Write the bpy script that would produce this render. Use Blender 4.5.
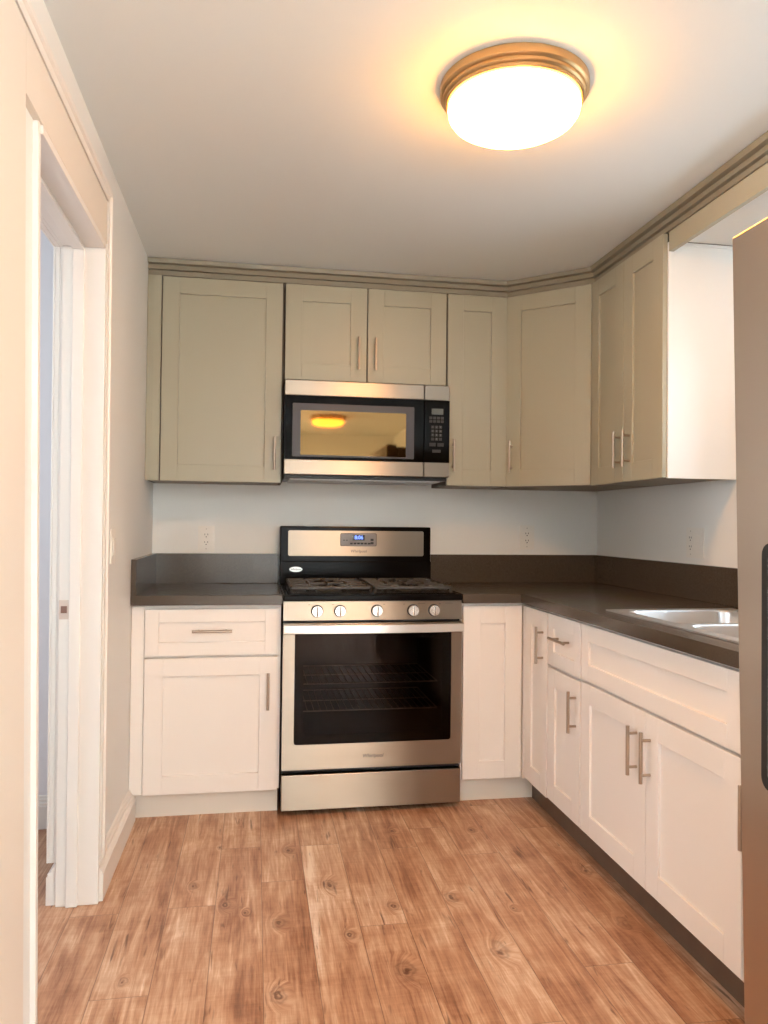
import bpy, bmesh, math, random
from mathutils import Vector, Matrix
random.seed(7)
PI = math.pi
sc = bpy.context.scene
C = sc.collection
for o in list(bpy.data.objects): bpy.data.objects.remove(o)

# ------------------------------------------------------------ key dimensions (metres)
XW, H = 2.273, 2.372           # right wall, ceiling height; left wall is x=0, back wall y=0
YR = -7.0                      # rear wall, behind the camera

# ------------------------------------------------------------ camera
cd = bpy.data.cameras.new('camera'); cam = bpy.data.objects.new('camera', cd); C.objects.link(cam)
F, YAW, PIT, ROL = 776.77, 0.1736, 0.0181, 0.0107
fw = Vector((math.sin(YAW)*math.cos(PIT), math.cos(YAW)*math.cos(PIT), math.sin(PIT)))
r0 = Vector((math.cos(YAW), -math.sin(YAW), 0)); u0 = r0.cross(fw)
rr = math.cos(ROL)*r0 + math.sin(ROL)*u0; uu = -math.sin(ROL)*r0 + math.cos(ROL)*u0
M = Matrix((rr, uu, -fw)).transposed().to_4x4(); M.translation = Vector((0.4865, -3.8731, 1.1996))
cam.matrix_world = M
cd.sensor_fit = 'VERTICAL'; cd.sensor_height = 36; cd.lens = F/1024*36
cd.shift_x = -7.93/1024; cd.shift_y = -1.67/1024; cd.clip_start = 0.02
sc.camera = cam

# ------------------------------------------------------------ world, daylight, exposure
w = bpy.data.worlds.new('world'); sc.world = w; w.use_nodes = True
bg = w.node_tree.nodes['Background']; bg.inputs[0].default_value = (0.75, 0.87, 1.0, 1); bg.inputs[1].default_value = 1.0
sc.view_settings.view_transform = 'Standard'; sc.view_settings.look = 'None'
sc.view_settings.gamma = 1; sc.view_settings.use_curve_mapping = False
sc.view_settings.exposure = 0.78

def area(name, loc, target, sx, sy, power, col):
    l = bpy.data.lights.new(name, 'AREA'); l.shape = 'RECTANGLE'; l.size = sx; l.size_y = sy
    l.energy = power; l.color = col
    o = bpy.data.objects.new(name, l); C.objects.link(o); o.location = loc
    o.rotation_euler = (Vector(target)-Vector(loc)).to_track_quat('-Z', 'Z').to_euler()
    return o
SINK_WIN = (-2.15, -1.42, 1.16, 1.98)      # y0,y1,z0,z1 of the window over the sink
FILL_WIN = (-6.6, -4.5, 0.6, 2.1)           # y0,y1,z0,z1 of the added, unseen fill-light window behind the camera
HALL_WIN = (-2.3, -1.5, 0.9, 2.1)          # y0,y1,z0,z1 of the window in the side room
area('daylight_sink_window', (XW+0.16, -1.785, 1.57), (XW-1, -1.785, 1.57), 0.72, 0.80, 4.2, (0.74, 0.90, 1.0))
area('added_rear_fill', (-0.27, -5.55, 1.35), (1.0, -5.55, 1.35), 2.05, 1.45, 430, (0.75, 0.89, 1.0))  # added fill daylight from behind the camera, source unseen
area('daylight_side_room', (-1.86, -1.9, 1.5), (-0.9, -1.9, 1.5), 0.78, 1.15, 24, (0.88, 0.92, 1.0))
LAMP_COL = (1.0, 0.43, 0.08); LAMP_E = 29.0

# ------------------------------------------------------------ material helpers
def mat(name):
    m = bpy.data.materials.new(name); m.use_nodes = True
    return m, m.node_tree, m.node_tree.nodes['Principled BSDF']
def lin(r, g, b): return tuple(((c/255)/12.92 if c/255 <= .04045 else ((c/255+.055)/1.055)**2.4) for c in (r, g, b))
def noise_bump(nt, bs, scale, strength, dist=.001, coord='Object', stretch=None):
    tc = nt.nodes.new('ShaderNodeTexCoord'); nz = nt.nodes.new('ShaderNodeTexNoise'); bp = nt.nodes.new('ShaderNodeBump')
    src = tc.outputs[coord]
    if stretch:
        mp = nt.nodes.new('ShaderNodeMapping'); mp.inputs['Scale'].default_value = stretch
        nt.links.new(src, mp.inputs[0]); src = mp.outputs[0]
    nt.links.new(src, nz.inputs['Vector']); nz.inputs['Scale'].default_value = scale; nz.inputs['Detail'].default_value = 4
    nt.links.new(nz.outputs['Fac'], bp.inputs['Height']); bp.inputs['Strength'].default_value = strength; bp.inputs['Distance'].default_value = dist
    nt.links.new(bp.outputs[0], bs.inputs['Normal'])
    return nz
def simple(name, col, rough=.5, metal=0, bump=None, spec=.5, coat=0, var=None):
    m, nt, b = mat(name)
    b.inputs['Base Color'].default_value = (*col, 1); b.inputs['Roughness'].default_value = rough
    b.inputs['Metallic'].default_value = metal; b.inputs['Specular IOR Level'].default_value = spec
    b.inputs['Coat Weight'].default_value = coat; b.inputs['Coat Roughness'].default_value = .08
    if bump: nz = noise_bump(nt, b, *bump)
    if var:
        tc = nt.nodes.new('ShaderNodeTexCoord'); n2 = nt.nodes.new('ShaderNodeTexNoise'); n2.inputs['Scale'].default_value = var[0]
        nt.links.new(tc.outputs['Object'], n2.inputs['Vector'])
        mx = nt.nodes.new('ShaderNodeMix'); mx.data_type = 'RGBA'
        mx.inputs[6].default_value = (*[c*(1-var[1]) for c in col], 1); mx.inputs[7].default_value = (*[min(1, c*(1+var[1])) for c in col], 1)
        nt.links.new(n2.outputs['Fac'], mx.inputs[0]); nt.links.new(mx.outputs[2], b.inputs['Base Color'])
    return m
def emis(name, col, e):
    m, nt, b = mat(name); b.inputs['Base Color'].default_value = (*col, 1)
    b.inputs['Emission Color'].default_value = (*col, 1); b.inputs['Emission Strength'].default_value = e
    return m
def steel(name, col, rough, aniso=.97, axis=(0, 0, 1)):
    m, nt, b = mat(name)
    b.inputs['Base Color'].default_value = (*col, 1); b.inputs['Metallic'].default_value = 1
    b.inputs['Roughness'].default_value = rough; b.inputs['Anisotropic'].default_value = aniso
    tg = nt.nodes.new('ShaderNodeCombineXYZ')
    for i in range(3): tg.inputs[i].default_value = axis[i]
    nt.links.new(tg.outputs[0], b.inputs['Tangent'])
    tc = nt.nodes.new('ShaderNodeTexCoord'); mp = nt.nodes.new('ShaderNodeMapping'); mp.inputs['Scale'].default_value = (2, 2, 900)
    nz = nt.nodes.new('ShaderNodeTexNoise'); nz.inputs['Scale'].default_value = 1.0; nz.inputs['Detail'].default_value = 3
    mr = nt.nodes.new('ShaderNodeMapRange'); mr.inputs[3].default_value = rough*.85; mr.inputs[4].default_value = rough*1.15
    nt.links.new(tc.outputs['Object'], mp.inputs[0]); nt.links.new(mp.outputs[0], nz.inputs['Vector'])
    nt.links.new(nz.outputs['Fac'], mr.inputs[0]); nt.links.new(mr.outputs[0], b.inputs['Roughness'])
    return m

WALL = simple('wall_paint', (.79, .785, .75), .6, bump=(60, .12, .002))
CEIL = simple('ceiling_paint', (.77, .80, .79), .75, bump=(45, .15, .002))
TRIM = simple('trim_paint', (.80, .755, .70), .35, bump=(14, .08, .002))
LILAC = simple('side_room_paint', (.82, .81, .84), .6, bump=(60, .1, .002))
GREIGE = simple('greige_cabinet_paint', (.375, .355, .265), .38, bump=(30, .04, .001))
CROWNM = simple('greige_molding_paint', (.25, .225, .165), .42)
WHITE = simple('white_cabinet_paint', (.85, .79, .73), .35, bump=(30, .03, .001))
WHITEP = simple('white_panel', (.82, .82, .80), .3)
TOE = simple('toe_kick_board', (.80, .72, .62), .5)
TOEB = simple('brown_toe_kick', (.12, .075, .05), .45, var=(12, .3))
GAP = simple('dark_gap', (.02, .017, .014), .8)
CARC = simple('carcass_gap_shade', (.09, .075, .055), .6)  # upper bodies coloured dark so the gaps between doors look shaded
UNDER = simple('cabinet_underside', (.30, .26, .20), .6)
STEEL = steel('brushed_steel', (.36, .30, .24), .34)
STEELV = steel('fridge_steel', (.46, .37, .30), .36, .9, (0, 1, 0))
NICKEL = simple('satin_nickel_bronze', (.46, .38, .31), .3, 1)
PULL = simple('bar_pull_nickel', (.44, .36, .29), .30, 1)
BLACK = simple('black_enamel', (.005, .004, .004), .14, spec=.08)
BLACKM = simple('black_matte', (.012, .012, .012), .45)
IRON = simple('cast_iron', (.035, .028, .022), .42, bump=(200, .3, .0005))
CHROME = simple('knob_metal', (.72, .68, .64), .25, 1)
SINKM = simple('sink_steel', (.72, .74, .76), .33, .85)
PLATE = simple('switch_plate_plastic', (.80, .77, .71), .3)
SLOT = simple('slot_dark', (.06, .05, .04), .5)
LOGO = simple('logo_grey', (.10, .09, .08), .4)
LOGOW = simple('badge_silver', (.72, .72, .72), .3, .6)
BUTTON = simple('panel_button', (.045, .043, .042), .45, spec=.2)
BTNTXT = simple('keypad_print', (.22, .22, .22), .5)
PANELG = simple('display_bezel', (.20, .17, .15), .3)
DIGIT = emis('blue_digits', (.12, .22, 1.0), 1.3)

# quartz worktop
m, nt, b = mat('brown_quartz'); QUARTZ = m
b.inputs['Roughness'].default_value = .20; b.inputs['Specular IOR Level'].default_value = .5
tc = nt.nodes.new('ShaderNodeTexCoord'); n1 = nt.nodes.new('ShaderNodeTexNoise'); n1.inputs['Scale'].default_value = 260; n1.inputs['Detail'].default_value = 2
cr = nt.nodes.new('ShaderNodeValToRGB'); cr.color_ramp.elements[0].position = .35; cr.color_ramp.elements[0].color = (.058, .041, .028, 1)
cr.color_ramp.elements[1].position = .7; cr.color_ramp.elements[1].color = (.088, .066, .046, 1)
nt.links.new(tc.outputs['Object'], n1.inputs['Vector']); nt.links.new(n1.outputs['Fac'], cr.inputs[0]); nt.links.new(cr.outputs[0], b.inputs['Base Color'])

# tinted glass panes
def tinted(name, trans, gloss, fac, rough=.03):
    m = bpy.data.materials.new(name); m.use_nodes = True; nt = m.node_tree
    nt.nodes.remove(nt.nodes['Principled BSDF']); out = nt.nodes['Material Output']
    t = nt.nodes.new('ShaderNodeBsdfTransparent'); t.inputs[0].default_value = (*trans, 1)
    g = nt.nodes.new('ShaderNodeBsdfGlossy'); g.inputs['Color'].default_value = (*gloss, 1); g.inputs['Roughness'].default_value = rough
    mx = nt.nodes.new('ShaderNodeMixShader'); fr = nt.nodes.new('ShaderNodeLayerWeight'); fr.inputs[0].default_value = fac
    nt.links.new(fr.outputs['Fresnel'], mx.inputs[0]); nt.links.new(t.outputs[0], mx.inputs[1]); nt.links.new(g.outputs[0], mx.inputs[2])
    nt.links.new(mx.outputs[0], out.inputs[0])
    return m
OVENGLASS = tinted('oven_glass', (.50, .45, .43), (.8, .8, .85), .20)
MWGLASS = simple('microwave_dark_glass', (.004, .0035, .003), .08, spec=.03)
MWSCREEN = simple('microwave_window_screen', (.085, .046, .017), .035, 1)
MWFRAME = simple('microwave_window_border', (.045, .037, .04), .3, spec=.3)
WINGLASS = tinted('window_glass', (.97, .98, .98), (1, 1, 1), .15, .0)

# plank floor: uv = metres across / along each plank; 'pl' attribute = (random, length, width)
m, nt, b = mat('oak_plank_floor'); FLOOR = m
N = nt.nodes.new; L = nt.links.new
def math_(op, a, c=None, clamp=False):
    n = N('ShaderNodeMath'); n.operation = op; n.use_clamp = clamp
    for i, v in enumerate((a, c)):
        if v is None: continue
        if hasattr(v, 'default_value') or hasattr(v, 'is_linked'): L(v, n.inputs[i])
        else: n.inputs[i].default_value = v
    return n.outputs[0]
at = N('ShaderNodeAttribute'); at.attribute_name = 'pl'; sp = N('ShaderNodeSeparateXYZ'); L(at.outputs['Vector'], sp.inputs[0])
uv = N('ShaderNodeUVMap'); uv.uv_map = 'UVMap'; su = N('ShaderNodeSeparateXYZ'); L(uv.outputs[0], su.inputs[0])
geo = N('ShaderNodeNewGeometry'); sg = N('ShaderNodeSeparateXYZ'); L(geo.outputs['Position'], sg.inputs[0])
rnd, plen, pw = sp.outputs[0], sp.outputs[1], sp.outputs[2]
# knots (x, y, radius)
KN = [(.747, -1.277, .030), (.774, -1.60, .020), (.902, -1.80, .034), (1.184, -1.744, .034), (1.123, -1.42, .026), (1.637, -1.30, .030), (1.600, -1.66, .028),
      (.409, -1.36, .024), (.374, -.92, .012), (.57, -1.50, .026), (.56, -1.86, .028), (.62, -.98, .022), (1.03, -.86, .02), (.93, -1.45, .022), (.16, -1.74, .016),
      (1.34, -.9, .02), (.30, -1.22, .018), (1.30, -1.52, .016), (.47, -1.42, .014)]
kf = None
wn = N('ShaderNodeTexNoise'); wn.inputs['Scale'].default_value = 28; wn.inputs['Detail'].default_value = 3; L(geo.outputs['Position'], wn.inputs['Vector'])
for (kx, ky, kr) in KN:
    dx = math_('DIVIDE', math_('SUBTRACT', sg.outputs[0], kx), kr*.75); dy = math_('DIVIDE', math_('SUBTRACT', sg.outputs[1], ky), kr*1.35)
    d = math_('ADD', math_('MULTIPLY', dx, dx), math_('MULTIPLY', dy, dy))
    kf = d if kf is None else math_('MINIMUM', kf, d)
kd = math_('SQRT', kf)                                   # 0 centre, 1 knot edge
kd2 = math_('ADD', kd, math_('MULTIPLY', math_('SUBTRACT', wn.outputs['Fac'], .5), 1.6))
knotmask = math_('SUBTRACT', 1.0, math_('MULTIPLY', kd, .5), True)
# grain coordinates, pushed aside round the knots
cb = N('ShaderNodeCombineXYZ')
L(math_('ADD', math_('ADD', sg.outputs[0], math_('MULTIPLY', rnd, 31.7)), math_('MULTIPLY', knotmask, .05)), cb.inputs[0])
L(math_('ADD', math_('MULTIPLY', sg.outputs[1], .055), math_('MULTIPLY', rnd, 3.1)), cb.inputs[1]); L(rnd, cb.inputs[2])
def nz(scale, detail, dist=0, rough=.55, vec=None):
    n = N('ShaderNodeTexNoise'); n.inputs['Scale'].default_value = scale; n.inputs['Detail'].default_value = detail
    n.inputs['Distortion'].default_value = dist; n.inputs['Roughness'].default_value = rough; L(vec or cb.outputs[0], n.inputs['Vector']); return n.outputs['Fac']
fine = nz(150, 4, .3, .65); mid = nz(38, 5, 1.2, .6); big = nz(11, 3, 1.0)
cb2 = N('ShaderNodeCombineXYZ'); L(math_('ADD', sg.outputs[0], math_('MULTIPLY', rnd, 17.0)), cb2.inputs[0]); L(math_('MULTIPLY', sg.outputs[1], .55), cb2.inputs[1]); L(rnd, cb2.inputs[2])
blotch = nz(7, 4, .6, .6, cb2.outputs[0])
cb3 = N('ShaderNodeCombineXYZ'); L(math_('MULTIPLY', sg.outputs[0], 3.5), cb3.inputs[0]); L(math_('ADD', math_('MULTIPLY', sg.outputs[1], 60), math_('MULTIPLY', rnd, 9)), cb3.inputs[1]); L(rnd, cb3.inputs[2])
saw = nz(1.6, 3, .4, .6, cb3.outputs[0])                  # cross-grain saw marks
t = math_('ADD', math_('MULTIPLY', fine, .50), math_('ADD', math_('MULTIPLY', mid, .85), math_('ADD', math_('MULTIPLY', big, .55), math_('MULTIPLY', blotch, .75))))
t = math_('ADD', math_('ADD', t, math_('MULTIPLY', saw, .16)), math_('MULTIPLY', math_('SUBTRACT', rnd, .5), .10))
t = math_('ADD', math_('MULTIPLY', math_('SUBTRACT', t, 1.425), .72), .53)
ramp = N('ShaderNodeValToRGB'); L(t, ramp.inputs[0]); e = ramp.color_ramp.elements
e[0].position = .18; e[0].color = (*lin(98, 60, 42), 1); e[1].position = .80; e[1].color = (*lin(236, 214, 192), 1)
x1 = e.new(.36); x1.color = (*lin(152, 104, 76), 1); x2 = e.new(.50); x2.color = (*lin(184, 138, 106), 1); x3 = e.new(.63); x3.color = (*lin(206, 168, 138), 1)
def mixc(f, a, bcol, mode='MIX'):
    n = N('ShaderNodeMix'); n.data_type = 'RGBA'; n.blend_type = mode
    if isinstance(f, (int, float)): n.inputs[0].default_value = f
    else: L(f, n.inputs[0])
    for i, v in ((6, a), (7, bcol)):
        if isinstance(v, tuple): n.inputs[i].default_value = v
        else: L(v, n.inputs[i])
    return n.outputs[2]
kring = math_('SINE', math_('MULTIPLY', kd2, 9.0))
kcol = math_('MULTIPLY', math_('SUBTRACT', 1.0, math_('MULTIPLY', kd2, .75), True), math_('ADD', .62, math_('MULTIPLY', kring, .38)))
col = mixc(math_('MULTIPLY', kcol, .95, True), ramp.outputs[0], (*lin(84, 44, 26), 1))
# dark cracks along the grain
cbc = N('ShaderNodeCombineXYZ'); L(math_('ADD', math_('MULTIPLY', sg.outputs[0], 1.0), math_('MULTIPLY', rnd, 5.3)), cbc.inputs[0]); L(math_('MULTIPLY', sg.outputs[1], .12), cbc.inputs[1]); L(rnd, cbc.inputs[2])
ck = nz(55, 2, .5, .5, cbc.outputs[0]); crack = math_('MULTIPLY', math_('SUBTRACT', ck, .655), 10.0, True)
col = mixc(math_('MULTIPLY', crack, .75, True), col, (*lin(84, 48, 30), 1))
# seams
du = math_('MINIMUM', su.outputs[0], math_('SUBTRACT', pw, su.outputs[0])); dv = math_('MINIMUM', su.outputs[1], math_('SUBTRACT', plen, su.outputs[1]))
seam = math_('SUBTRACT', 1.0, math_('DIVIDE', math_('MINIMUM', du, dv), .0016), True)
col = mixc(math_('MULTIPLY', seam, .75), col, (*lin(70, 40, 25), 1))
L(col, b.inputs['Base Color'])
b.inputs['Roughness'].default_value = .33; b.inputs['Specular IOR Level'].default_value = .45
rg = N('ShaderNodeMapRange'); rg.inputs[3].default_value = .28; rg.inputs[4].default_value = .45; L(mid, rg.inputs[0]); L(rg.outputs[0], b.inputs['Roughness'])
bp_ = N('ShaderNodeBump'); bp_.inputs['Strength'].default_value = .35; bp_.inputs['Distance'].default_value = .002
L(math_('SUBTRACT', math_('MULTIPLY', fine, .4), seam), bp_.inputs['Height']); L(bp_.outputs[0], b.inputs['Normal'])

# ------------------------------------------------------------ geometry helpers
def bx(bm, x0, x1, y0, y1, z0, z1, bev=0, seg=2):
    if x1 < x0: x0, x1 = x1, x0
    if y1 < y0: y0, y1 = y1, y0
    if z1 < z0: z0, z1 = z1, z0
    r = bmesh.ops.create_cube(bm, size=1)
    bmesh.ops.scale(bm, vec=(x1-x0, y1-y0, z1-z0), verts=r['verts'])
    bmesh.ops.translate(bm, vec=((x0+x1)/2, (y0+y1)/2, (z0+z1)/2), verts=r['verts'])
    if bev:
        es = list({e for v in r['verts'] for e in v.link_edges})
        bmesh.ops.bevel(bm, geom=es, offset=bev, segments=seg, affect='EDGES', profile=.5)
    return bm
def NB(): return bmesh.new()
def box(*a, **k): return bx(NB(), *a, **k)
def cyl(bm, p0, p1, r, seg=20, r2=None, caps=True):
    p0, p1 = Vector(p0), Vector(p1); d = p1-p0
    q = bmesh.ops.create_cone(bm, cap_ends=caps, segments=seg, radius1=r, radius2=r if r2 is None else r2, depth=d.length)
    mt = Matrix.Translation((p0+p1)/2) @ d.to_track_quat('Z', 'Y').to_matrix().to_4x4()
    bmesh.ops.transform(bm, matrix=mt, verts=q['verts'])
    return bm
def lathe(bm, prof, cx=0, cy=0, seg=96):
    rings = []
    for (r, z) in prof:
        if r < 1e-6: rings.append([bm.verts.new((cx, cy, z))])
        else: rings.append([bm.verts.new((cx+r*math.cos(2*PI*i/seg), cy+r*math.sin(2*PI*i/seg), z)) for i in range(seg)])
    for a, c in zip(rings, rings[1:]):
        for i in range(seg):
            j = (i+1) % seg
            if len(a) == 1 and len(c) == 1: continue
            if len(a) == 1: bm.faces.new((a[0], c[i], c[j]))
            elif len(c) == 1: bm.faces.new((a[i], c[0], a[j]))
            else: bm.faces.new((a[i], c[i], c[j], a[j]))
    return bm
def sweep(bm, prof, path, closed_prof=True, caps=True):
    """prof: list of (out, z) ; path: list of (pos Vector2, out-direction Vector2 mitred)"""
    rings = [[bm.verts.new((p[0]+n[0]*o, p[1]+n[1]*o, z)) for (o, z) in prof] for p, n in path]
    k = len(prof)
    for a, c in zip(rings, rings[1:]):
        for i in range(k if closed_prof else k-1):
            j = (i+1) % k; bm.faces.new((a[i], a[j], c[j], c[i]))
    if caps: bm.faces.new(rings[0]); bm.faces.new(list(reversed(rings[-1])))
    return bm
def prism(bm, pts, z0, z1):
    a = [bm.verts.new((x, y, z0)) for x, y in pts]; c = [bm.verts.new((x, y, z1)) for x, y in pts]
    n = len(pts)
    for i in range(n): bm.faces.new((a[i], a[(i+1) % n], c[(i+1) % n], c[i]))
    bm.faces.new(list(reversed(a))); bm.faces.new(c)
    return bm
def obj(name, bm, m, parent=None, smooth=False, loc=None, rot=None):
    bmesh.ops.recalc_face_normals(bm, faces=bm.faces)
    me = bpy.data.meshes.new(name); bm.to_mesh(me); bm.free(); me.materials.append(m)
    if smooth:
        for p in me.polygons: p.use_smooth = True
        try: me.set_sharp_from_angle(angle=math.radians(35))
        except Exception: pass
    o = bpy.data.objects.new(name, me); C.objects.link(o)
    if parent: o.parent = parent
    if loc: o.location = loc
    if rot: o.rotation_euler = rot
    return o
def thing(name, label, cat, loc=(0, 0, 0), rotz=0, group=None):
    o = bpy.data.objects.new(name, None); C.objects.link(o); o.location = loc; o.rotation_euler = (0, 0, rotz)
    o['label'] = label; o['category'] = cat
    if group: o['group'] = group
    o.empty_display_size = .05
    return o
def tag(o, label, cat, group=None):
    o['label'] = label; o['category'] = cat
    if group: o['group'] = group
    return o
def struct(name, bm, m, parent=None, smooth=False):
    o = obj(name, bm, m, parent, smooth)
    if not parent: o['kind'] = 'structure'
    return o
def text(name, s, size, m, parent, loc, rot=(PI/2, 0, 0), depth=.0004, bold=0):
    cu = bpy.data.curves.new(name, 'FONT'); cu.body = s; cu.size = size; cu.extrude = depth; cu.align_x = 'CENTER'; cu.align_y = 'CENTER'; cu.offset = bold
    cu.shear = .15 if name == 'logo_lettering' else 0
    o = bpy.data.objects.new(name, cu); C.objects.link(o); bpy.context.view_layer.update()
    me = bpy.data.meshes.new_from_object(o.evaluated_get(bpy.context.evaluated_depsgraph_get()))
    bpy.data.objects.remove(o); me.name = name; me.materials.clear(); me.materials.append(m)
    o = bpy.data.objects.new(name, me); C.objects.link(o); o.parent = parent; o.location = loc; o.rotation_euler = rot
    return o
def rrect_pts(x0, x1, z0, z1, r, n=6):
    pts = []
    for (cx, cz, a0) in ((x1-r, z1-r, 0), (x0+r, z1-r, 90), (x0+r, z0+r, 180), (x1-r, z0+r, 270)):
        for i in range(n+1):
            a = math.radians(a0+90*i/n); pts.append((cx+r*math.cos(a), cz+r*math.sin(a)))
    return pts
def rplate(bm, x0, x1, z0, z1, yf, yb, r):
    """rounded plate in the xz plane, front at yf (towards -y), back at yb"""
    pts = rrect_pts(x0, x1, z0, z1, r)
    a = [bm.verts.new((x, yf, z)) for x, z in pts]; c = [bm.verts.new((x, yb, z)) for x, z in pts]; n = len(pts)
    bm.faces.new(a); bm.faces.new(list(reversed(c)))
    for i in range(n): bm.faces.new((a[i], a[(i+1) % n], c[(i+1) % n], c[i]))
    return bm
def rframe(bm, o, i, yf, yb, ro, ri):
    """plate with rounded hole; o,i = (x0,x1,z0,z1)"""
    po = rrect_pts(*o, ro); pi_ = rrect_pts(*i, ri); n = len(po)
    rings = [[bm.verts.new((x, y, z)) for x, z in p] for p, y in ((po, yb), (po, yf), (pi_, yf), (pi_, yb))]
    for a, c in zip(rings, rings[1:]+rings[:1]):
        for k in range(n): bm.faces.new((a[k], a[(k+1) % n], c[(k+1) % n], c[k]))
    return bm

# shaker front: local x 0..w, z 0..h, front at y=-t
def shaker(w, h, t=.019, rail=.074, rec=.009, botrail=None):
    """five-piece door: full-height stiles, rails between them, recessed panel"""
    bm = NB(); br = botrail or rail; b = .0011
    bx(bm, 0, rail, -t, 0, 0, h, b, 1); bx(bm, w-rail, w, -t, 0, 0, h, b, 1)
    bx(bm, rail-.0002, w-rail+.0002, -t, 0, 0, br, b, 1); bx(bm, rail-.0002, w-rail+.0002, -t, 0, h-rail, h, b, 1)
    bx(bm, rail-.004, w-rail+.004, -t+rec, -.003, br-.004, h-rail+.004)
    return bm
def pull(parent, x, z, vertical=True, length=.15, y=-.019, label=None):
    """bar pull: bar and two posts, local to its door (x, z = centre)"""
    bm = NB(); st = .030; h = length/2; s = length*.34
    if vertical:
        cyl(bm, (x, y-st, z-h), (x, y-st, z+h), .0058, 16)
        for k in (-s, s): cyl(bm, (x, y+.001, z+k), (x, y-st, z+k), .0045, 12)
    else:
        cyl(bm, (x-h, y-st, z), (x+h, y-st, z), .0058, 16)
        for k in (-s, s): cyl(bm, (x+k, y+.001, z), (x+k, y-st, z), .0045, 12)
    o = obj('handle', bm, PULL, parent, True)
    return o

# ------------------------------------------------------------ room shell
# floor as individual planks in one mesh
def floor_mesh():
    bm = NB(); uvl = bm.loops.layers.uv.new('UVMap'); pl = bm.verts.layers.float_vector.new('pl')
    W = .1437; x00 = .5225; LEN = 1.22
    J = {-4: -1.37, -3: -1.81, -2: -1.36, -1: -.936, 0: -1.225, 1: -.95, 2: -1.557, 3: -1.02, 4: -.85, 5: -1.115, 6: -1.86, 7: -2.128, 8: -1.4}
    rg = random.Random(3)
    for k in range(-18, 13):
        xa, xb = x00+W*k, x00+W*(k+1); xa2, xb2 = max(xa, -1.9), min(xb, XW+.12)
        if xb2 <= xa2: continue
        j = J.get(k, -rg.uniform(.2, 1.4))
        y = j+LEN*2
        while y > YR-.2:
            ya, yb = y-LEN, y
            a2, b2 = max(ya, YR-.12), min(yb, .1)
            if b2 > a2:
                vs = [bm.verts.new(p) for p in ((xa2, a2, 0), (xb2, a2, 0), (xb2, b2, 0), (xa2, b2, 0))]
                r = rg.random()
                for v in vs: v[pl] = (r, LEN, W)
                f = bm.faces.new(vs)
                for lp, q in zip(f.loops, ((xa2, a2), (xb2, a2), (xb2, b2), (xa2, b2))): lp[uvl].uv = (q[0]-xa, q[1]-ya)
            y -= LEN
    return bm
fl = struct('floor', floor_mesh(), FLOOR)
bm = NB(); bx(bm, -1.9, XW+.12, YR-.12, .1, -.06, -.001); struct('trim_1', bm, GAP)
struct('ceiling', box(-1.9, XW+.12, YR-.12, .12, H, H+.1), CEIL)
struct('wall_back', box(-.12, XW+.12, 0, .12, 0, H), WALL)
bm = NB(); y0, y1, z0, z1 = SINK_WIN
bx(bm, XW, XW+.12, YR, y0, 0, H); bx(bm, XW, XW+.12, y1, 0, 0, H); bx(bm, XW, XW+.12, y0, y1, 0, z0); bx(bm, XW, XW+.12, y0, y1, z1, H)
struct('wall_right', bm, WALL)
struct('wall_rear', box(-.12, XW+.12, YR-.12, YR, 0, H), WALL)
# left wall with doorway
DY0, DY1, DH = -1.965, -1.28, 2.047
bm = NB()
bx(bm, -.108, 0, DY1, 0, 0, H); y0, y1, z0, z1 = FILL_WIN
bx(bm, -.108, 0, y1, DY0-.02, 0, H); bx(bm, -.108, 0, YR, y0, 0, H); bx(bm, -.108, 0, y0, y1, 0, z0); bx(bm, -.108, 0, y0, y1, z1, H); bx(bm, -.108, 0, DY0-.02, DY1, DH+.02, H)
struct('wall_left', bm, WALL)
# side room
bm = NB(); y0, y1, z0, z1 = HALL_WIN
bx(bm, -1.75, -1.65, y1, -.63, 0, H); bx(bm, -1.75, -1.65, -3.6, y0, 0, H); bx(bm, -1.75, -1.65, y0, y1, 0, z0); bx(bm, -1.75, -1.65, y0, y1, z1, H)
struct('wall_side_room_left', bm, LILAC)
struct('wall_side_room_end', box(-1.75, -.1085, -.63, -.53, 0, H), LILAC)
struct('wall_side_room_rear', box(-1.75, -.1085, -3.7, -3.6, 0, H), LILAC)

def window(n, axis, a0, a1, z0, z1, pos, outward):
    """frame with meeting rail and pane set in an opening"""
    f = NB(); t = .035
    def b3(bm, p0, p1, q0, q1, d0, d1):
        d0, d1 = pos+outward*d0, pos+outward*d1
        if axis == 'x': bx(bm, d0, d1, p0, p1, q0, q1, .002)
        else: bx(bm, p0, p1, d0, d1, q0, q1, .002)
    e = .0005
    b3(f, a0+e, a0+t, z0+e, z1-e, .03, .08); b3(f, a1-t, a1-e, z0+e, z1-e, .03, .08); b3(f, a0+t, a1-t, z0+e, z0+t, .03, .08); b3(f, a0+t, a1-t, z1-t, z1-e, .03, .08)
    m_ = (a0+a1)/2; b3(f, m_-.02, m_+.02, z0+t, z1-t, .035, .075)
    fr = struct('window_%d' % n, f, TRIM)
    g = NB(); b3(g, a0+t, m_-.02, z0+t, z1-t, .053, .057); b3(g, m_+.02, a1-t, z0+t, z1-t, .053, .057)
    obj('pane', g, WINGLASS, fr)
    s = NB(); b3(s, a0+e, a1-e, z0+.0005, z0+.012, -.01, .03); obj('sill', s, TRIM, fr)
window(1, 'x', *SINK_WIN, XW, 1); window(2, 'x', *FILL_WIN, 0, -1); window(3, 'x', *HALL_WIN, -1.65, -1)  # the second window is added out of view to carry the fill daylight

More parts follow.
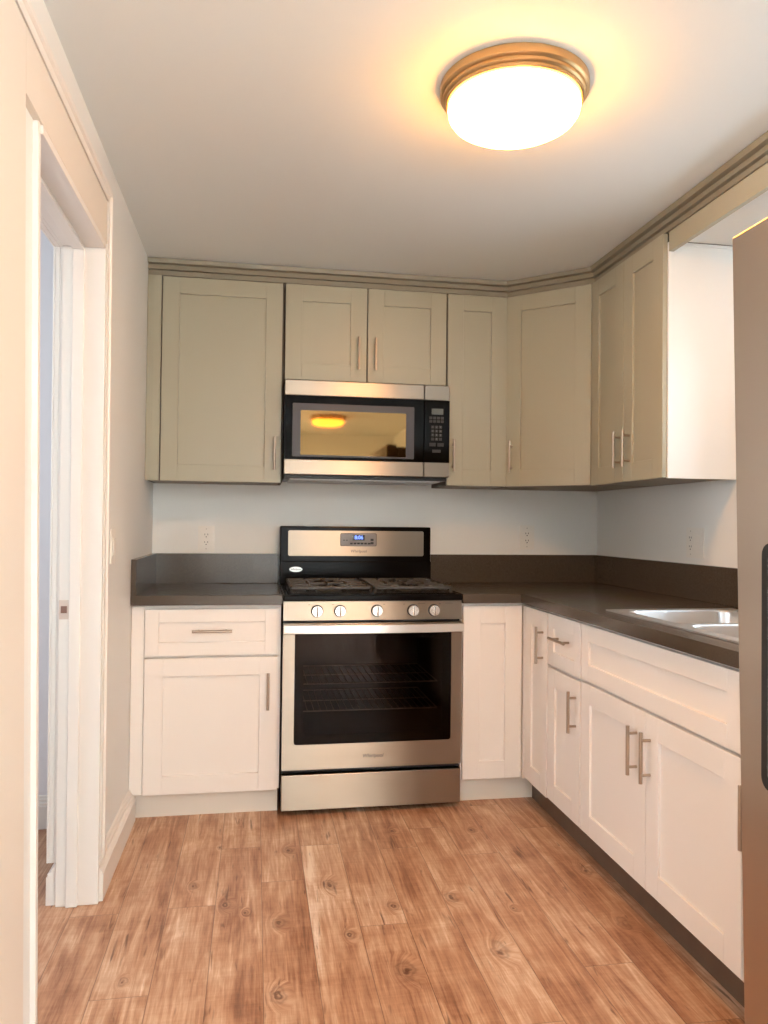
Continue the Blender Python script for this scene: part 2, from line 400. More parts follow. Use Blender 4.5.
# baseboards with stepped profile; runs along y
BPR = [(0, 0), (.015, 0), (.015, .086), (.012, .091), (.0135, .096), (.0115, .101), (.008, .104), (.008, .112), (.005, .117), (.0045, .123), (.0015, .127), (0, .128)]
bm = NB(); sweep(bm, [(o_*1.8, z) for o_, z in BPR], [((.0002, -1.2795), (1, 0)), ((.0002, -.602), (1, 0))]); struct('baseboard_left', bm, TRIM)
bm = NB(); sweep(bm, BPR, [((-1.65, -.6302), (0, -1)), ((-.109, -.6302), (0, -1))]); struct('baseboard_side_room', bm, TRIM)
bm = NB(); sweep(bm, [(o_*2.2, z) for o_, z in BPR], [((-.1087, -1.284), (-1, 0)), ((-.1087, -.66), (-1, 0))]); struct('baseboard_doorway', bm, TRIM)

# doorway: jambs, stops, head, casings
d1 = NB()
bx(d1, -.110, .0165, DY1-.0195, DY1-.0003, 0.0005, DH, .0015)             # far jamb board
bx(d1, -.110, .012, DY0-.0195, DY0-.0003, 0.0005, DH+.0195, .001)             # near jamb board
bx(d1, -.110, .0165, DY0, DY1-.02, DH-.0002, DH+.0195, .0015)             # head
door = struct('door_1', d1, TRIM)
st = NB()
bx(st, -.078, -.044, DY1-.031, DY1-.0195, .0008, DH-.001, .002); bx(st, -.078, -.044, DY0, DY0+.011, .0008, DH-.001, .002); bx(st, -.078, -.044, DY0+.012, DY1-.032, DH-.012, DH-.0005, .002)
obj('door_stop', st, TRIM, door)
sp_ = box(-.108, -.080, DY1-.0212, DY1-.0196, .895, .955, .0004); obj('strike_plate', sp_, simple('painted_plate', (.62, .52, .45), .45), door)
obj('latch_hole', box(-.103, -.085, DY1-.0218, DY1-.0213, .914, .936), simple('latch_recess', (.22, .12, .09), .5), door)
# casing on the side-room face of the wall
cs = NB()
for (x_a, x_b, wd) in ((-.1215, -.1105, .075), (-.135, -.1216, .035), (-.142, -.1351, .018)):
    bx(cs, x_a, x_b, DY1+.000-.0, DY1+wd, .13, DH+wd, .002); bx(cs, x_a, x_b, DY0-wd, DY1+wd, DH+.001, DH+wd, .002)
    bx(cs, x_a, x_b, DY0-wd, DY0, .001, DH+wd, .002)
obj('casing', cs, TRIM, door)
# kitchen-side infill boards and outer band moulding
infill = NB()
bx(infill, .0002, .0165, DY0-.0195, DY1-.001, DH+.0200, 2.2005, .001)
bx(infill, .0002, .0165, -4.4, -2.094, .0005, 2.2005, .001)
bx(infill, .0002, .0165, -2.0938, DY0-.0197, 2.067, 2.2003, .0003)
struct('trim_2', infill, simple('warm_lit_board_paint', (.76, .69, .60), .4, bump=(14, .08, .002)))  # cream tint puts warm lamplight into the board colour
band = NB()
PB = [(.0003, 2.204), (.014, 2.204), (.018, 2.212), (.018, 2.222), (.026, 2.228), (.026, 2.244), (.0003, 2.252)]
ringA = []
for (y, sgn) in ((YR+.001, 0),):
    pass
# horizontal run then mitre down the far side
def bandv(bm):
    prof = [(.0003, 0), (.019, 0), (.020, .010), (.020, .020), (.026, .026), (.026, .040), (.0003, .048)]   # (out, distance from opening)
    zi, yi = 2.204, DY1+.006
    ends = []
    for (kind) in ('start', 'corner', 'end'):
        ring = []
        for o_, d_ in prof:
            if kind == 'start': ring.append(bm.verts.new((o_, -4.4, zi+d_)))
            elif kind == 'corner': ring.append(bm.verts.new((o_, yi+d_, zi+d_)))
            else: ring.append(bm.verts.new((o_, yi+d_, .128)))
        ends.append(ring)
    k = len(prof)
    for a, c in zip(ends, ends[1:]):
        for i in range(k): bm.faces.new((a[i], a[(i+1) % k], c[(i+1) % k], c[i]))
    bm.faces.new(ends[0]); bm.faces.new(list(reversed(ends[-1])))
bandv(band); struct('trim_3', band, TRIM)
# doorway wall and trim sheared to fit the view: tops shifted towards the camera
for o in C.objects:
    if o.name in ('wall_left', 'door_1', 'trim_2', 'trim_3') or (o.parent and o.parent.name == 'door_1'):
        for v_ in o.data.vertices:
            if -4.3 < v_.co.y < -1.86: v_.co.y -= .055*v_.co.z
            elif -1.7 < v_.co.y < -1.17: v_.co.y -= .027*v_.co.z

# ------------------------------------------------------------ ceiling lamp
def ceiling_light(label, loc):
    lamp = thing('ceiling_light', label, 'ceiling light', loc)
    bm = NB(); lathe(bm, [(0, -.0005), (.192, -.0005), (.197, -.004), (.197, -.024), (.194, -.028), (.189, -.030), (.189, -.037), (.186, -.041), (.183, -.042), (.183, -.048), (.180, -.052), (.175, -.053), (.168, -.050), (.0, -.045)])
    obj('rim', bm, BRASS, lamp, True)
    bm = NB(); lathe(bm, [(.170, -.050), (.1745, -.056), (.1755, -.064), (.173, -.077), (.165, -.088), (.148, -.098), (.115, -.106), (.06, -.1105), (0, -.112)])
    obj('glass_shade', bm, OPAL, lamp, True)
BRASS = simple('antique_brass', (.50, .33, .16), .30, .85); OPAL = emis('lit_opal_glass', LAMP_COL, LAMP_E)
ceiling_light('round flush ceiling light with bronze stepped rim and glowing white glass', (1.15, -1.905, H))
ceiling_light('second lit ceiling light behind the camera, seen only as reflection in the microwave window', (1.25, -5.35, H))

# ------------------------------------------------------------ upper cabinets
UZ0, UZ1 = 1.386, 2.300; UD = .295     # carcass depth; doors sit in front
def upper_body(parent, w, z0, z1, d=UD, filler=None):
    bm = NB(); bx(bm, .0006, w-.0006, -d, -.001, z0, z1, .001)
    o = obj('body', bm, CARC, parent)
    b2 = NB(); bx(b2, .016, w-.016, -d+.02, -.02, z0-.0015, z0-.0002); obj('underside', b2, UNDER, parent)
    return o
def door_part(parent, x0, x1, z0, z1, m, d, hx=None, hz=None, rot=None, name='door', rail=.074, vertical=True, length=.15, botrail=None):
    o = obj(name, shaker(x1-x0, z1-z0, rail=rail, botrail=botrail), m, parent, loc=(x0, -d-.0006, z0))
    if hx is not None: pull(o, hx-x0, hz-z0, vertical, length)
    return o
uc = thing('wall_cabinet', 'greige shaker wall cabinet beside the left wall, one wide door with filler strip', 'cabinet', (0.001, 0, 0))
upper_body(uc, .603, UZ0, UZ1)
fb = NB(); bx(fb, .0005, .060, -.3065, -UD-.0006, UZ0-.002, UZ1-.002, .001)
for k in (.012, .022): bx(fb, k, k+.003, -.3078, -.3060, UZ0, UZ1-.003)
obj('filler_strip', fb, GREIGE, uc)
door_part(uc, .066, .594, UZ0-.003, 2.293, GREIGE, UD, .566, 1.515, rail=.074)
mc = thing('wall_cabinet', 'short two-door greige wall cabinet above the microwave', 'cabinet', (.606, 0, 0))
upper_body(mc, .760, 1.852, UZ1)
door_part(mc, .003, .3775, 1.857, 2.294, GREIGE, UD, .338, 1.985, rail=.076)
door_part(mc, .3825, .757, 1.857, 2.294, GREIGE, UD, .417, 1.985, rail=.076)
nc = thing('wall_cabinet', 'narrow greige wall cabinet just right of the microwave', 'cabinet', (1.368, 0, 0))
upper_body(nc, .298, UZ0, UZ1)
door_part(nc, .003, .293, UZ0, 2.294, GREIGE, UD, .030, 1.526, rail=.076)
# diagonal corner cabinet
cc = thing('corner_wall_cabinet', 'diagonal greige corner wall cabinet with single angled door', 'cabinet', (XW, 0, 0))
A = Vector((1.6685-XW, -UD)); B = Vector((1.986-XW, -.588))
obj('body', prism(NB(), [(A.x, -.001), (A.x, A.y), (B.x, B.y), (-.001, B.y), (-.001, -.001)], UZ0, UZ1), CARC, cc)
obj('underside', prism(NB(), [(A.x+.02, -.02), (A.x+.02, A.y+.01), (B.x-.01, B.y+.02), (-.02, B.y+.02), (-.02, -.02)], UZ0-.0015, UZ0-.0002), UNDER, cc)
dv_ = B-A; ang = math.atan2(dv_.y, dv_.x); dl = dv_.length
nrm = Vector((math.sin(ang), -math.cos(ang)))
dd = obj('door', shaker(dl-.018, 2.294-UZ0, rail=.074), GREIGE, cc, loc=(A.x+dv_.x/dl*.006+nrm.x*.0006, A.y+dv_.y/dl*.006+nrm.y*.0006, UZ0), rot=(0, 0, ang))
pull(dd, .032, 1.526-UZ0)
# right wall upper: local x runs towards the camera
rc = thing('wall_cabinet', 'two-door greige wall cabinet on right wall with white end panel', 'cabinet', (XW, -.5895, 0), -PI/2)
RW_ = .630
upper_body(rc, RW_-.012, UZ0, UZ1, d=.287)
door_part(rc, .003, .3125, UZ0-.002, 2.294, GREIGE, .287, .288, 1.517, rail=.074)
door_part(rc, .3155, RW_-.004, UZ0-.002, 2.294, GREIGE, .287, .370, 1.517, rail=.074)
ep = NB(); bx(ep, RW_-.0115, RW_-.001, -.2865, -.0012, UZ0-.004, 2.262, .001); bx(ep, RW_-.0009, RW_+.0015, -.2862, -.274, UZ0-.004, 2.262); bx(ep, RW_-.0009, RW_+.006, -.274, -.0012, 2.252, 2.262)
epo = obj('end_panel', ep, WHITEP, rc); epo['label'] = 'white end panel'
# header valance and soffit over the sink
HV = box(1.9870, 2.006, -3.9, -1.2215, 2.226, 2.2995, .001)
tag(obj('valance_board', HV, GREIGE), 'greige valance board bridging over the sink beside the end panel', 'valance')
struct('trim_4', box(2.0065, XW-.001, -3.9, -1.2285, 2.2635, 2.2995), CEIL)
# crown moulding following all the cabinets
CP = [(0, .0005), (.012, .0005), (.012, .020), (.007, .021), (.007, .024), (.022, .0255), (.022, .043), (.017, .044), (.017, .047), (.036, .050), (.041, .0685), (0, .0685)]
prof = [(o_-.008, UZ1+z) for o_, z in CP]
def mitre(p, q, r):
    a = (q-p).normalized(); c = (r-q).normalized(); na = Vector((a.y, -a.x)); nc_ = Vector((c.y, -c.x))
    m_ = (na+nc_).normalized(); return m_/(m_.dot(na))
pts = [Vector((.0008, -UD-.0)), Vector((1.6685, -UD-.0)), Vector((1.986, -.588)), Vector((1.986, -3.9))]
path = []
for i, p_ in enumerate(pts):
    if i == 0: n_ = Vector((0, -1))
    elif i == len(pts)-1: n_ = Vector((-1, 0))
    else: n_ = mitre(pts[i-1], p_, pts[i+1])
    path.append((p_, n_))
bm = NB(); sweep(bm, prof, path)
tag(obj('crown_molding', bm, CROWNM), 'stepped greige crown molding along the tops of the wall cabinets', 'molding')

# ------------------------------------------------------------ microwave
mw = thing('microwave', 'over-the-range microwave with steel bands and black glass door', 'microwave', (.607, 0, 0))
MW_, Z0, Z1 = .757, 1.419, 1.842
bm = NB(); bx(bm, .002, MW_-.002, -.345, -.001, 1.404, Z1, .002); obj('body', bm, BLACKM, mw)
md = obj('door', box(0, .636, -.378, -.3455, Z0, Z1, .002), BLACKM, mw)
obj('steel_band', box(0, .636, -.390, -.3782, 1.774, Z1, .003), STEEL, md)
obj('steel_band', box(0, .636, -.390, -.3782, Z0, 1.486, .003), STEEL, md)
bm = NB(); bx(bm, 0, .636, -.388, -.3782, 1.4865, 1.7735, .001); obj('glass', bm, MWGLASS, md)
obj('window_border', rplate(NB(), .036, .590, 1.499, 1.738, -.3888, -.3881, .004), MWFRAME, md)
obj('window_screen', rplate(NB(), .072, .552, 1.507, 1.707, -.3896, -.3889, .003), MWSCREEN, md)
cp = obj('control_panel', box(.638, MW_, -.3885, -.3455, 1.4865, 1.7735, .001), MWGLASS, mw)
obj('steel_band', box(.638, MW_, -.390, -.3455, 1.774, Z1, .003), STEEL, cp)
obj('steel_band', box(.638, MW_, -.390, -.3455, Z0, 1.486, .003), STEEL, cp)
obj('display', rplate(NB(), .672, .726, 1.708, 1.735, -.3893, -.3886, .002), simple('dim_display', (.07, .075, .06), .3), cp)
kb = NB()
for rz in (1.692, 1.676):
    for cx_ in (.668, .686, .704, .722): bx(kb, cx_-.007, cx_+.007, -.3892, -.3886, rz-.006, rz+.006, .0005)
for r_ in range(4):
    for c_ in range(3): bx(kb, .677+.0185*c_-.0072, .677+.0185*c_+.0072, -.3892, -.3886, 1.650-.0185*r_-.0065, 1.650-.0185*r_+.0065, .0005)
bx(kb, .662, .692, -.3892, -.3886, 1.561, 1.577, .0005); bx(kb, .700, .730, -.3892, -.3886, 1.561, 1.577, .0005); bx(kb, .676, .716, -.3892, -.3886, 1.532, 1.546, .0005)
obj('keypad', kb, BUTTON, cp)
n_ = 1
for r_ in range(4):
    for c_ in range(3):
        s_ = '123456789 0 '[r_*3+c_]
        if s_ != ' ': text('digit', s_, .011, BTNTXT, cp, (.677+.0185*c_, -.3893, 1.650-.0185*r_), depth=.0001)
bm = NB(); bx(bm, .03, MW_-.03, -.33, -.02, 1.3975, 1.4038, .001)
for k in range(2):
    bx(bm, .08+.34*k, .32+.34*k, -.30, -.12, 1.394, 1.3976, .001)
obj('vent_grille', bm, simple('grease_filter', (.35, .34, .33), .4, .8, bump=(300, .8, .002)), mw)

# ------------------------------------------------------------ range
rg_ = thing('gas_range', 'stainless and black gas range with oven window and bottom drawer', 'stove', (.603, 0, 0))
RW = .757
bm = NB()
for a_ in ((.001, .078, -.615, -.03, .018, .876), (RW-.078, RW-.001, -.615, -.03, .018, .876), (.078, RW-.078, -.12, -.03, .018, .876), (.078, RW-.078, -.615, -.12, .735, .876), (.078, RW-.078, -.615, -.12, .018, .300), (.03, RW-.03, -.58, -.06, .0006, .018)): bx(bm, *a_)
obj('body', bm, simple('oven_enamel', (.020, .017, .018), .35), rg_)
for rz in (.520, .405):
    g = NB(); cyl(g, (.085, -.56, rz), (RW-.085, -.56, rz), .0028, 8); cyl(g, (.085, -.14, rz), (RW-.085, -.14, rz), .0028, 8); cyl(g, (.085, -.35, rz-.003), (RW-.085, -.35, rz-.003), .0022, 8)
    for xs in (.085, RW-.085): cyl(g, (xs, -.14, rz), (xs, -.56, rz), .0028, 8)
    for k in range(20): cyl(g, (.11+k*.0283, -.14, rz+.002), (.11+k*.0283, -.565, rz+.002), .0014, 6)
    obj('oven_rack', g, simple('rack_wire', (.75, .70, .62), .3, 1), rg_, True)
# interior is a recess behind the glass: front frame and cavity box
bm = NB(); bx(bm, 0, RW, -.655, -.03, .879, .905, .006, 3); bx(bm, .02, RW-.02, -.62, -.09, .904, .908, .003); obj('cooktop', bm, BLACK, rg_)
ct = NB()
def gratebar(bm, x0, x1, y0, y1, z0=.922, z1=.936): bx(bm, x0, x1, y0, y1, z0, z1, .003)
for gi, (ga, gb) in enumerate(((.030, .374), (.383, .727))):
    g = NB(); b_ = .011
    gratebar(g, ga, gb, -.605, -.605+b_); gratebar(g, ga, gb, -.105-b_, -.105); gratebar(g, ga, ga+b_, -.605, -.105); gratebar(g, gb-b_, gb, -.605, -.105)
    gratebar(g, ga, gb, -.36, -.36+b_)
    mx_ = (ga+gb)/2
    for cy_ in (-.48, -.23):
        for sx_ in (-1, 1):
            gratebar(g, mx_+sx_*.045, mx_+sx_*.165, cy_-.005, cy_+.005)
            gratebar(g, mx_-.005, mx_+.005, cy_+sx_*.040, cy_+sx_*.118)
        for sx_ in (-1, 1):
            gratebar(g, mx_+sx_*.085-.004, mx_+sx_*.085+.004, cy_-.118, cy_-.05); gratebar(g, mx_+sx_*.085-.004, mx_+sx_*.085+.004, cy_+.05, cy_+.118)
    for fx in (ga+.006, gb-.006):
        for fy in (-.599, -.355, -.111): cyl(g, (fx, fy, .9045), (fx, fy, .93), .006, 10)
    obj('grate', g, IRON, rg_)
for (bx_, by_, br_) in ((.202, -.48, .042), (.202, -.23, .034), (.555, -.48, .046), (.555, -.23, .034), (.3785, -.355, .028)):
    g = NB(); lathe(g, [(0, .9083), (br_+.014, .9083), (br_+.012, .912), (br_, .914), (br_, .918), (br_*.9, .921), (0, .9215)], bx_, by_, 32); obj('burner', g, simple('burner_cap', (.03, .028, .026), .4), rg_, True)
# control panel, leaning back slightly
pn = NB()
v = [(-.655, .800), (-.647, .8775), (-.62, .8775), (-.62, .800)]
a_ = [pn.verts.new((.001, y, z)) for y, z in v]; c_ = [pn.verts.new((RW-.001, y, z)) for y, z in v]
for i in range(4): pn.faces.new((a_[i], a_[(i+1) % 4], c_[(i+1) % 4], c_[i]))
pn.faces.new(a_); pn.faces.new(list(reversed(c_)))
cpn = obj('control_panel', pn, STEEL, rg_)
for k, kx in enumerate((.139, .234, .389, .543, .633)):
    g = NB(); cyl(g, (kx, -.6515, .8385), (kx, -.657, .8385), .0255, 32); kb_ = obj('knob', g, BLACKM, rg_, True)
    g = NB(); cyl(g, (kx, -.6572, .8385), (kx, -.675, .8385), .0225, 32, .0215); bx(g, kx-.0035, kx+.0035, -.682, -.674, .8185, .8585, .0015); obj('grip', g, CHROME, kb_, True)
    obj('pointer_line', box(kx-.0011, kx+.0011, -.6826, -.6821, .820, .857), SLOT, kb_)
for kx in (.107, .205, .420, .505, .66): obj('dial_mark', box(kx-.004, kx+.004, -.6500, -.6482, .863, .8655), LOGO, cpn)
for kx in (.58, .70): obj('dial_mark', box(kx-.016, kx+.016, -.6498, -.6478, .866, .8675), LOGO, cpn)
# oven door: frame with window hole, pane, rack seen inside
od = obj('oven_door', rframe(NB(), (.001, RW-.001, .188, .788), (.049, .711, .290, .752), -.655, -.6255, .004, .012), STEEL, rg_)
obj('door_liner', rframe(NB(), (.012, RW-.012, .20, .78), (.080, .680, .322, .725), -.6253, -.6165, .004, .01), BLACKM, od)
obj('oven_window', rplate(NB(), .0495, .7105, .2905, .7515, -.6535, -.6495, .0115), OVENGLASS, od)
bd = obj('window_border', rframe(NB(), (.0497, .7103, .2907, .7513), (.086, .674, .325, .722), -.6492, -.6470, .011, .02), BLACKM, od)
text('logo_lettering', 'Whirlpool', .021, LOGO, od, (.378, -.6553, .236), bold=.0003)
hd = NB(); n = 24; pr = [(-.0115, -.016), (-.0115, .016), (-.006, .0185), (.006, .0185), (.0115, .016), (.0115, -.016), (.006, -.0185), (-.006, -.0185)]
rings = []
for i in range(n+1):
    s_ = i/n; x_ = .002+s_*(RW-.004); bow = math.sin(PI*s_)**.8*.020
    rings.append([hd.verts.new((x_, -.684-bow+a, .769+c)) for a, c in pr])
for a, c in zip(rings, rings[1:]):
    for k in range(8): hd.faces.new((a[k], a[(k+1) % 8], c[(k+1) % 8], c[k]))
hd.faces.new(rings[0]); hd.faces.new(list(reversed(rings[-1])))
for hx in (.035, RW-.035): bx(hd, hx-.014, hx+.014, -.677, -.6552, .757, .781, .003)
obj('handle', hd, simple('satin_handle', (.74, .71, .68), .28, 1), od, True)
# cavity behind the glass
dr = obj('drawer', box(.001, RW-.001, -.652, -.6155, .022, .166, .003), STEEL, rg_)
# backguard
bg_ = NB(); bx(bg_, .001, RW-.012, -.088, -.0015, .906, 1.187, .006, 3); bx(bg_, .001, RW-.012, -.10, -.0875, .906, 1.018, .004); bgd = obj('backguard', bg_, BLACK, rg_)
sp2 = obj('steel_panel', rplate(NB(), .040, .708, 1.043, 1.166, -.0925, -.0885, .008), STEEL, bgd)
dp = obj('display_panel', rplate(NB(), .292, .471, 1.091, 1.154, -.0945, -.0926, .006), BLACKM, bgd)
obj('display_bezel', rplate(NB(), .2945, .4685, 1.0935, 1.1515, -.0952, -.0946, .005), PANELG, dp)
obj('display_screen', rplate(NB(), .351, .412, 1.119, 1.147, -.0960, -.0953, .002), simple('screen_black', (.004, .004, .012), .15), dp)
text('display_digits', '8:06', .024, DIGIT, dp, (.383, -.0961, 1.133), depth=.0002, bold=.0006)
kb = NB()
for i in range(6): bx(kb, .340+.0175*i, .353+.0175*i, -.0958, -.0953, 1.100, 1.108, .0003)
for i in range(2): bx(kb, .441, .456, -.0958, -.0953, 1.101+.016*i, 1.112+.016*i, .0003)
bx(kb, .306, .314, -.0958, -.0953, 1.118, 1.122); bx(kb, .320, .328, -.0958, -.0953, 1.118, 1.122)
obj('buttons', kb, BUTTON, dp)
text('logo_lettering', 'Whirlpool', .019, LOGO, bgd, (.383, -.0929, 1.066), bold=.0003)
g = NB(); cyl(g, (0, -.1002, 0), (0, -.1022, 0), .031, 40)
bmesh.ops.scale(g, vec=(1, 1, .40), verts=g.verts); bmesh.ops.translate(g, vec=(.078, 0, .978), verts=g.verts); bdg = obj('oval_badge', g, LOGOW, bgd, True)
text('logo_lettering', 'Whirlpool', .0125, LOGO, bdg, (.078, -.1025, .978), bold=.0002)

# ------------------------------------------------------------ base cabinets
BZ1 = .8645; CT0, CT1 = .8650, .9050
def base_body(parent, w, d=.608, z0=.104): return obj('body', box(.0005, w-.0005, -d, -.001, z0, BZ1-.0004, .001), WHITE, parent)
lb = thing('base_cabinet', 'white base cabinet left of the stove with one drawer above one door', 'cabinet', (.001, 0, 0))
base_body(lb, .596)
obj('filler_strip', box(.0005, .051, -.616, -.6084, .104, .858, .001), WHITE, lb)
obj('toe_kick', box(.012, .590, -.575, -.555, .0008, .1035), TOE, lb)
door_part(lb, .054, .584, .104, .650, WHITE, .608, .545, .512)
door_part(lb, .054, .584, .659, .848, WHITE, .608, .319, .760, name='drawer', rail=.054, vertical=False, length=.158)
cb_ = thing('corner_base_cabinet', 'narrow white base cabinet right of the stove, plain door without handle', 'cabinet', (1.367, 0, 0))
base_body(cb_, .283)
obj('toe_kick', box(.002, .37, -.575, -.555, .0008, .1035), TOE, cb_)
door_part(cb_, .006, .270, .107, .852, WHITE, .608, rail=.076)
# right run: local x towards the camera, origin at wall
RD = .612
bc = thing('blind_corner_cabinet', 'white corner base cabinet with narrow full-height door and vertical handle', 'cabinet', (XW, -.654, 0), -PI/2)
obj('filler_strip', box(-.0255, -.0005, -RD-.0195, -RD+.03, .107, .852), WHITE, bc)
obj('body', box(.0, .262, -RD, -.001, .104, BZ1-.0004, .001), WHITE, bc)
door_part(bc, .003, .256, .116, .852, WHITE, RD, .214, .717, rail=.070)
dc = thing('drawer_base_cabinet', 'white base cabinet with small drawer over door, between corner and sink', 'cabinet', (XW, -.917, 0), -PI/2)
obj('body', box(.0, .318, -RD, -.001, .104, BZ1-.0004, .001), WHITE, dc)
door_part(dc, .004, .314, .122, .640, WHITE, RD, .281, .525, rail=.070)
door_part(dc, .004, .314, .652, .852, WHITE, RD, .160, .765, name='drawer', rail=.054, vertical=False)
sk = thing('sink_base_cabinet', 'wide white base cabinet below the sink with false front over two doors', 'cabinet', (XW, -1.236, 0), -PI/2)
SW_ = .945
bm = NB(); bx(bm, 0, SW_, -RD, -.594, .104, BZ1-.0004, .001); bx(bm, 0, .016, -.5938, -.001, .104, BZ1-.0004); bx(bm, SW_-.016, SW_, -.5938, -.001, .104, BZ1-.0004); bx(bm, .0162, SW_-.0162, -.5938, -.001, .104, .12)
obj('body', bm, WHITE, sk)
door_part(sk, .008, .4725, .122, .646, WHITE, RD, .420, .520, rail=.070)
door_part(sk, .4775, .938, .122, .646, WHITE, RD, .502, .520, rail=.070)
door_part(sk, .008, .938, .656, .852, WHITE, RD, name='false_front', rail=.058)
ec = thing('base_cabinet', 'white base cabinet partly behind the refrigerator with handle at its edge', 'cabinet', (XW, -2.182, 0), -PI/2)
obj('body', box(.0, .275, -RD, -.001, .104, BZ1-.0004, .001), WHITE, ec)
door_part(ec, .004, .272, .122, .640, WHITE, RD, .033, .522, rail=.07)
door_part(ec, .004, .272, .652, .852, WHITE, RD, name='drawer', rail=.045)
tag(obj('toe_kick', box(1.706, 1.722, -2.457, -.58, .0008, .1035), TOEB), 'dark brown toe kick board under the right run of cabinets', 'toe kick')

# ------------------------------------------------------------ worktops
wl = thing('worktop', 'short dark brown quartz worktop left of the stove', 'worktop', (.001, 0, 0))
obj('slab', box(.0002, .599, -.650, -.001, CT0, CT1, .002), QUARTZ, wl)
obj('backsplash', box(.0205, .599, -.0205, -.001, CT1+.0004, 1.049, .001), QUARTZ, wl)
obj('side_splash', box(.0004, .0202, -.649, -.001, CT1+.0004, 1.049, .001), QUARTZ, wl)
wr = thing('worktop', 'long L-shaped dark brown quartz worktop around the corner to the sink', 'worktop', (XW, 0, 0))
SX0, SX1, SY0, SY1 = 1.735-XW, 2.165-XW, -2.125, -1.345   # sink cut-out (local x)
bm = NB(); XL = 1.364-XW; XI = 1.623-XW
def slab(bm, x0, x1, y0, y1): bx(bm, x0, x1, y0, y1, CT0, CT1)
slab(bm, XL, XI, -.650, -.001)
slab(bm, XI, -.001, SY1, -.001)
slab(bm, XI, SX0, SY0, SY1); slab(bm, SX1, -.001, SY0, SY1); slab(bm, XI, -.001, -2.457, SY0)
obj('slab', bm, QUARTZ, wr)
obj('backsplash', box(XL, -.0215, -.0205, -.001, CT1+.0004, 1.049, .001), QUARTZ, wr)
obj('side_splash', box(-.0210, -.001, -2.457, -.001, CT1+.0004, 1.049, .001), QUARTZ, wr)

# sink: double bowl drop-in
sn = thing('kitchen_sink', 'stainless steel double-bowl drop-in sink set in the right worktop', 'sink', (0, 0, CT1))
ox0, ox1, oy0, oy1 = 1.700, 2.185, -2.150, -1.315
bm = NB()
def bowl(bm, x0, x1, y0, y1, top, dep):
    def ring(i, z, r):
        pts = rrect_pts(x0+i, x1-i, y0+i, y1-i, r, 6); return [bm.verts.new((x, y, z)) for x, y in pts]
    rs = [ring(0, top, .05), ring(.004, top-.006, .05), ring(.010, top-dep+.03, .045), ring(.02, top-dep+.008, .04), ring(.045, top-dep, .03)]
    for a, c in zip(rs, rs[1:]):
        for k in range(len(a)): bm.faces.new((a[k], a[(k+1) % len(a)], c[(k+1) % len(a)], c[k]))
    bm.faces.new(rs[-1])
rimz = .005
b1 = (1.745, 2.130, -1.715, -1.365); b2 = (1.745, 2.130, -2.105, -1.745)
for (q0, q1, q2, q3) in (b1, b2): bowl(bm, q0, q1, q2, q3, rimz, .19)
obj('bowls', bm, SINKM, sn, True)
bm = NB()
for (x0_, x1_, y0_, y1_) in ((ox0, b1[0], oy0, oy1), (b1[1], ox1, oy0, oy1), (b1[0], b1[1], b1[3], oy1), (b1[0], b1[1], oy0, b2[2]), (b1[0], b1[1], b2[3], b1[2])):
    bx(bm, x0_, x1_, y0_, y1_, .0005, rimz)
# corner webs between the square hole and the rounded bowl lip
for (q0, q1, q2, q3) in (b1, b2):
    for (cx_, cy_, sx_, sy_) in ((q0, q2, 1, 1), (q1, q2, -1, 1), (q0, q3, 1, -1), (q1, q3, -1, -1)):
        arc = [(cx_+sx_*(.05-.05*math.cos(t_*PI/12)), cy_+sy_*(.05-.05*math.sin(t_*PI/12))) for t_ in range(7)]
        vs = [bm.verts.new((cx_, cy_, rimz))]+[bm.verts.new((x, y, rimz)) for x, y in arc]; 
        for i in range(1, 7): bm.faces.new((vs[0], vs[i], vs[i+1]))
obj('rim', bm, SINKM, sn)
for (q0, q1, q2, q3) in (b1, b2):
    g = NB(); lathe(g, [(0, -.1835), (.03, -.1835), (.043, -.181), (.045, -.1848)], (q0+q1)/2, (q2+q3)/2, 32); obj('drain', g, CHROME, sn, True)

# ------------------------------------------------------------ refrigerator
fr = thing('refrigerator', 'tall stainless steel refrigerator at the right edge of the picture', 'refrigerator', (0, 0, 0))
FX, FY0, FY1 = 1.420, -3.400, -2.491
obj('body', box(FX+.075, XW-.03, FY0, FY1, .03, 1.765, .006), simple('fridge_side_grey', (.12, .12, .12), .45), fr)
obj('base_grille', box(FX+.09, XW-.06, FY0+.02, FY1-.02, .0008, .0295), BLACKM, fr)
ysp = -2.925
def fdoor(ya, yb, z0=.045, z1=1.782):
    o = obj('door', box(FX, FX+.070, ya, yb, z0, z1, .003, 2), STEELV, fr)
    return o
f1 = fdoor(ysp+.002, FY1); f2 = fdoor(FY0, ysp-.002)
# recessed dispenser outline on the far door
g = NB(); rframe(g, (-.30, -.0, .72, 1.172), (-.285, -.015, .735, 1.157), -.004, 0, .022, .012)
o = obj('dispenser_bezel', g, BLACKM, f1, loc=(FX-.0002, -2.566, 0), rot=(0, 0, -PI/2))
for v_ in o.data.vertices: v_.co.x = -v_.co.x
g = NB(); rplate(g, .0152, .2848, .7352, 1.1568, -.0015, 0, .012); obj('dispenser_panel', g, STEELV, f1, loc=(FX-.0002, -2.566, 0), rot=(0, 0, -PI/2))
for k, yy in enumerate((ysp+.035, ysp-.035)):
    g = NB(); cyl(g, (FX-.045, yy, .55), (FX-.045, yy, 1.55), .011, 20)
    for zz in (.62, 1.48): cyl(g, (FX-.001, yy, zz), (FX-.045, yy, zz), .008, 12)
    obj('handle', g, STEEL, (f1, f2)[k], True)

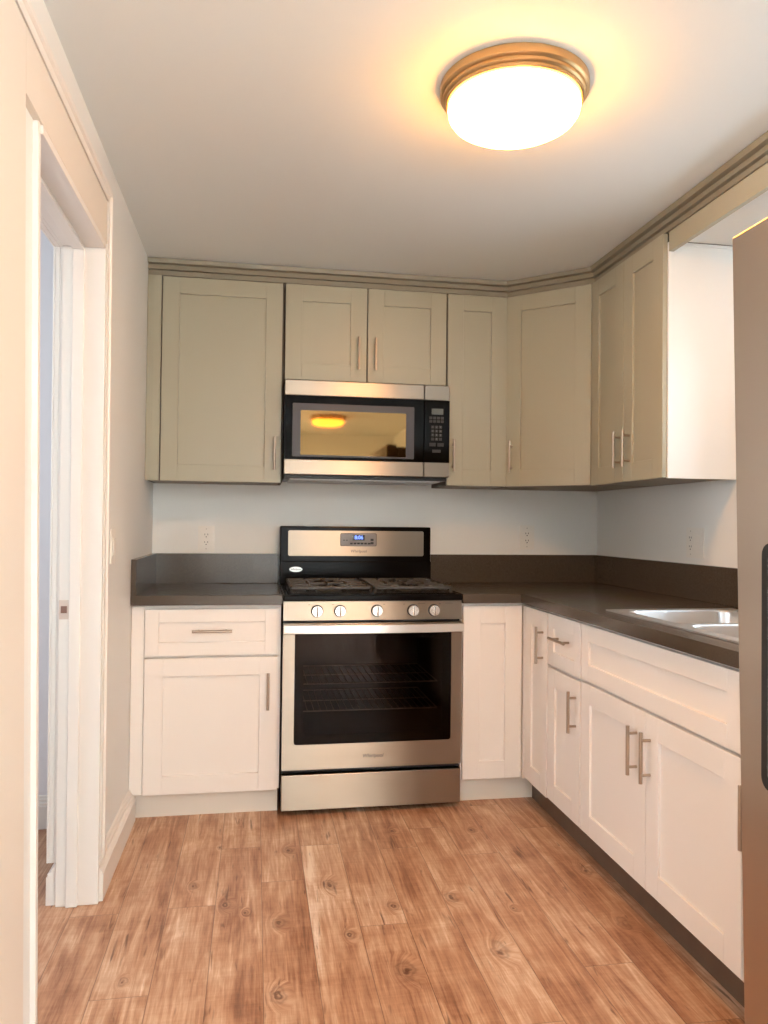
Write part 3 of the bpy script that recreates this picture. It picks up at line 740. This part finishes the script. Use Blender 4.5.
for o in [c for c in C.objects if c.parent and (c.parent == fr or c.parent.parent == fr)]:
    if o.parent == fr and o.name.split('.')[0] in ('door', 'body'):
        for v_ in o.data.vertices: v_.co.y += .030*(v_.co.z-.9)  # refrigerator body and doors sheared with height so their edge fits the view

# ------------------------------------------------------------ outlets and switches
SCREW = simple('screw', (.5, .47, .42), .4, .5)
def plate(parent, w, h): return obj('cover_plate', rplate(NB(), -w/2, w/2, -h/2, h/2, -.0055, -.0005, .004), PLATE, parent)
def receptacle(parent, cx_, decor=False):
    g = rplate(NB(), cx_-.0165, cx_+.0165, -.034, .034, -.0068, -.0056, .006 if not decor else .002)
    o = obj('receptacle', g, PLATE, parent)
    s = NB()
    for z in (-.0185, .0185):
        bx(s, cx_-.0085, cx_-.0055, -.0074, -.0069, z-.001, z+.007); bx(s, cx_+.0055, cx_+.0085, -.0074, -.0069, z-.001, z+.007); cyl(s, (cx_, -.0069, z-.0085), (cx_, -.0074, z-.0085), .003, 10)
    obj('slots', s, SLOT, o)
    for z in (-.048, .048): obj('screw', cyl(NB(), (cx_, -.0056, z), (cx_, -.0062, z), .003, 12), SCREW, parent)
t = thing('wall_outlet', 'cream wall outlet on the back wall left of the stove', 'outlet', (.252, 0, 1.120)); plate(t, .078, .125); receptacle(t, 0)
t = thing('wall_outlet', 'white wall outlet on the back wall near the right corner', 'outlet', (1.881, 0, 1.139)); plate(t, .078, .125); receptacle(t, 0, True)
g = NB(); bx(g, .018, .024, -.0076, -.0069, -.004, .004); bx(g, -.004, .004, -.0076, -.0069, -.0035, .0035); 
t = thing('wall_outlet', 'double plate with outlet and rocker switch above the right backsplash', 'outlet', (XW, -.938, 1.137), -PI/2); plate(t, .125, .125); receptacle(t, -.030, True)
rk = NB(); rplate(rk, .0135, .0465, -.034, .034, -.0068, -.0056, .002); bx(rk, .016, .044, -.0095, -.0069, -.030, .030, .0015); obj('rocker', rk, PLATE, t)
t = thing('light_switch', 'white light switch on the left wall beside the doorway', 'switch', (0, -1.070, 1.113), PI/2); plate(t, .072, .118)
g = NB(); rplate(g, -.0165, .0165, -.033, .033, -.0068, -.0056, .002); bx(g, -.013, .013, -.0105, -.0069, -.028, .028, .0015); obj('rocker', g, PLATE, t)
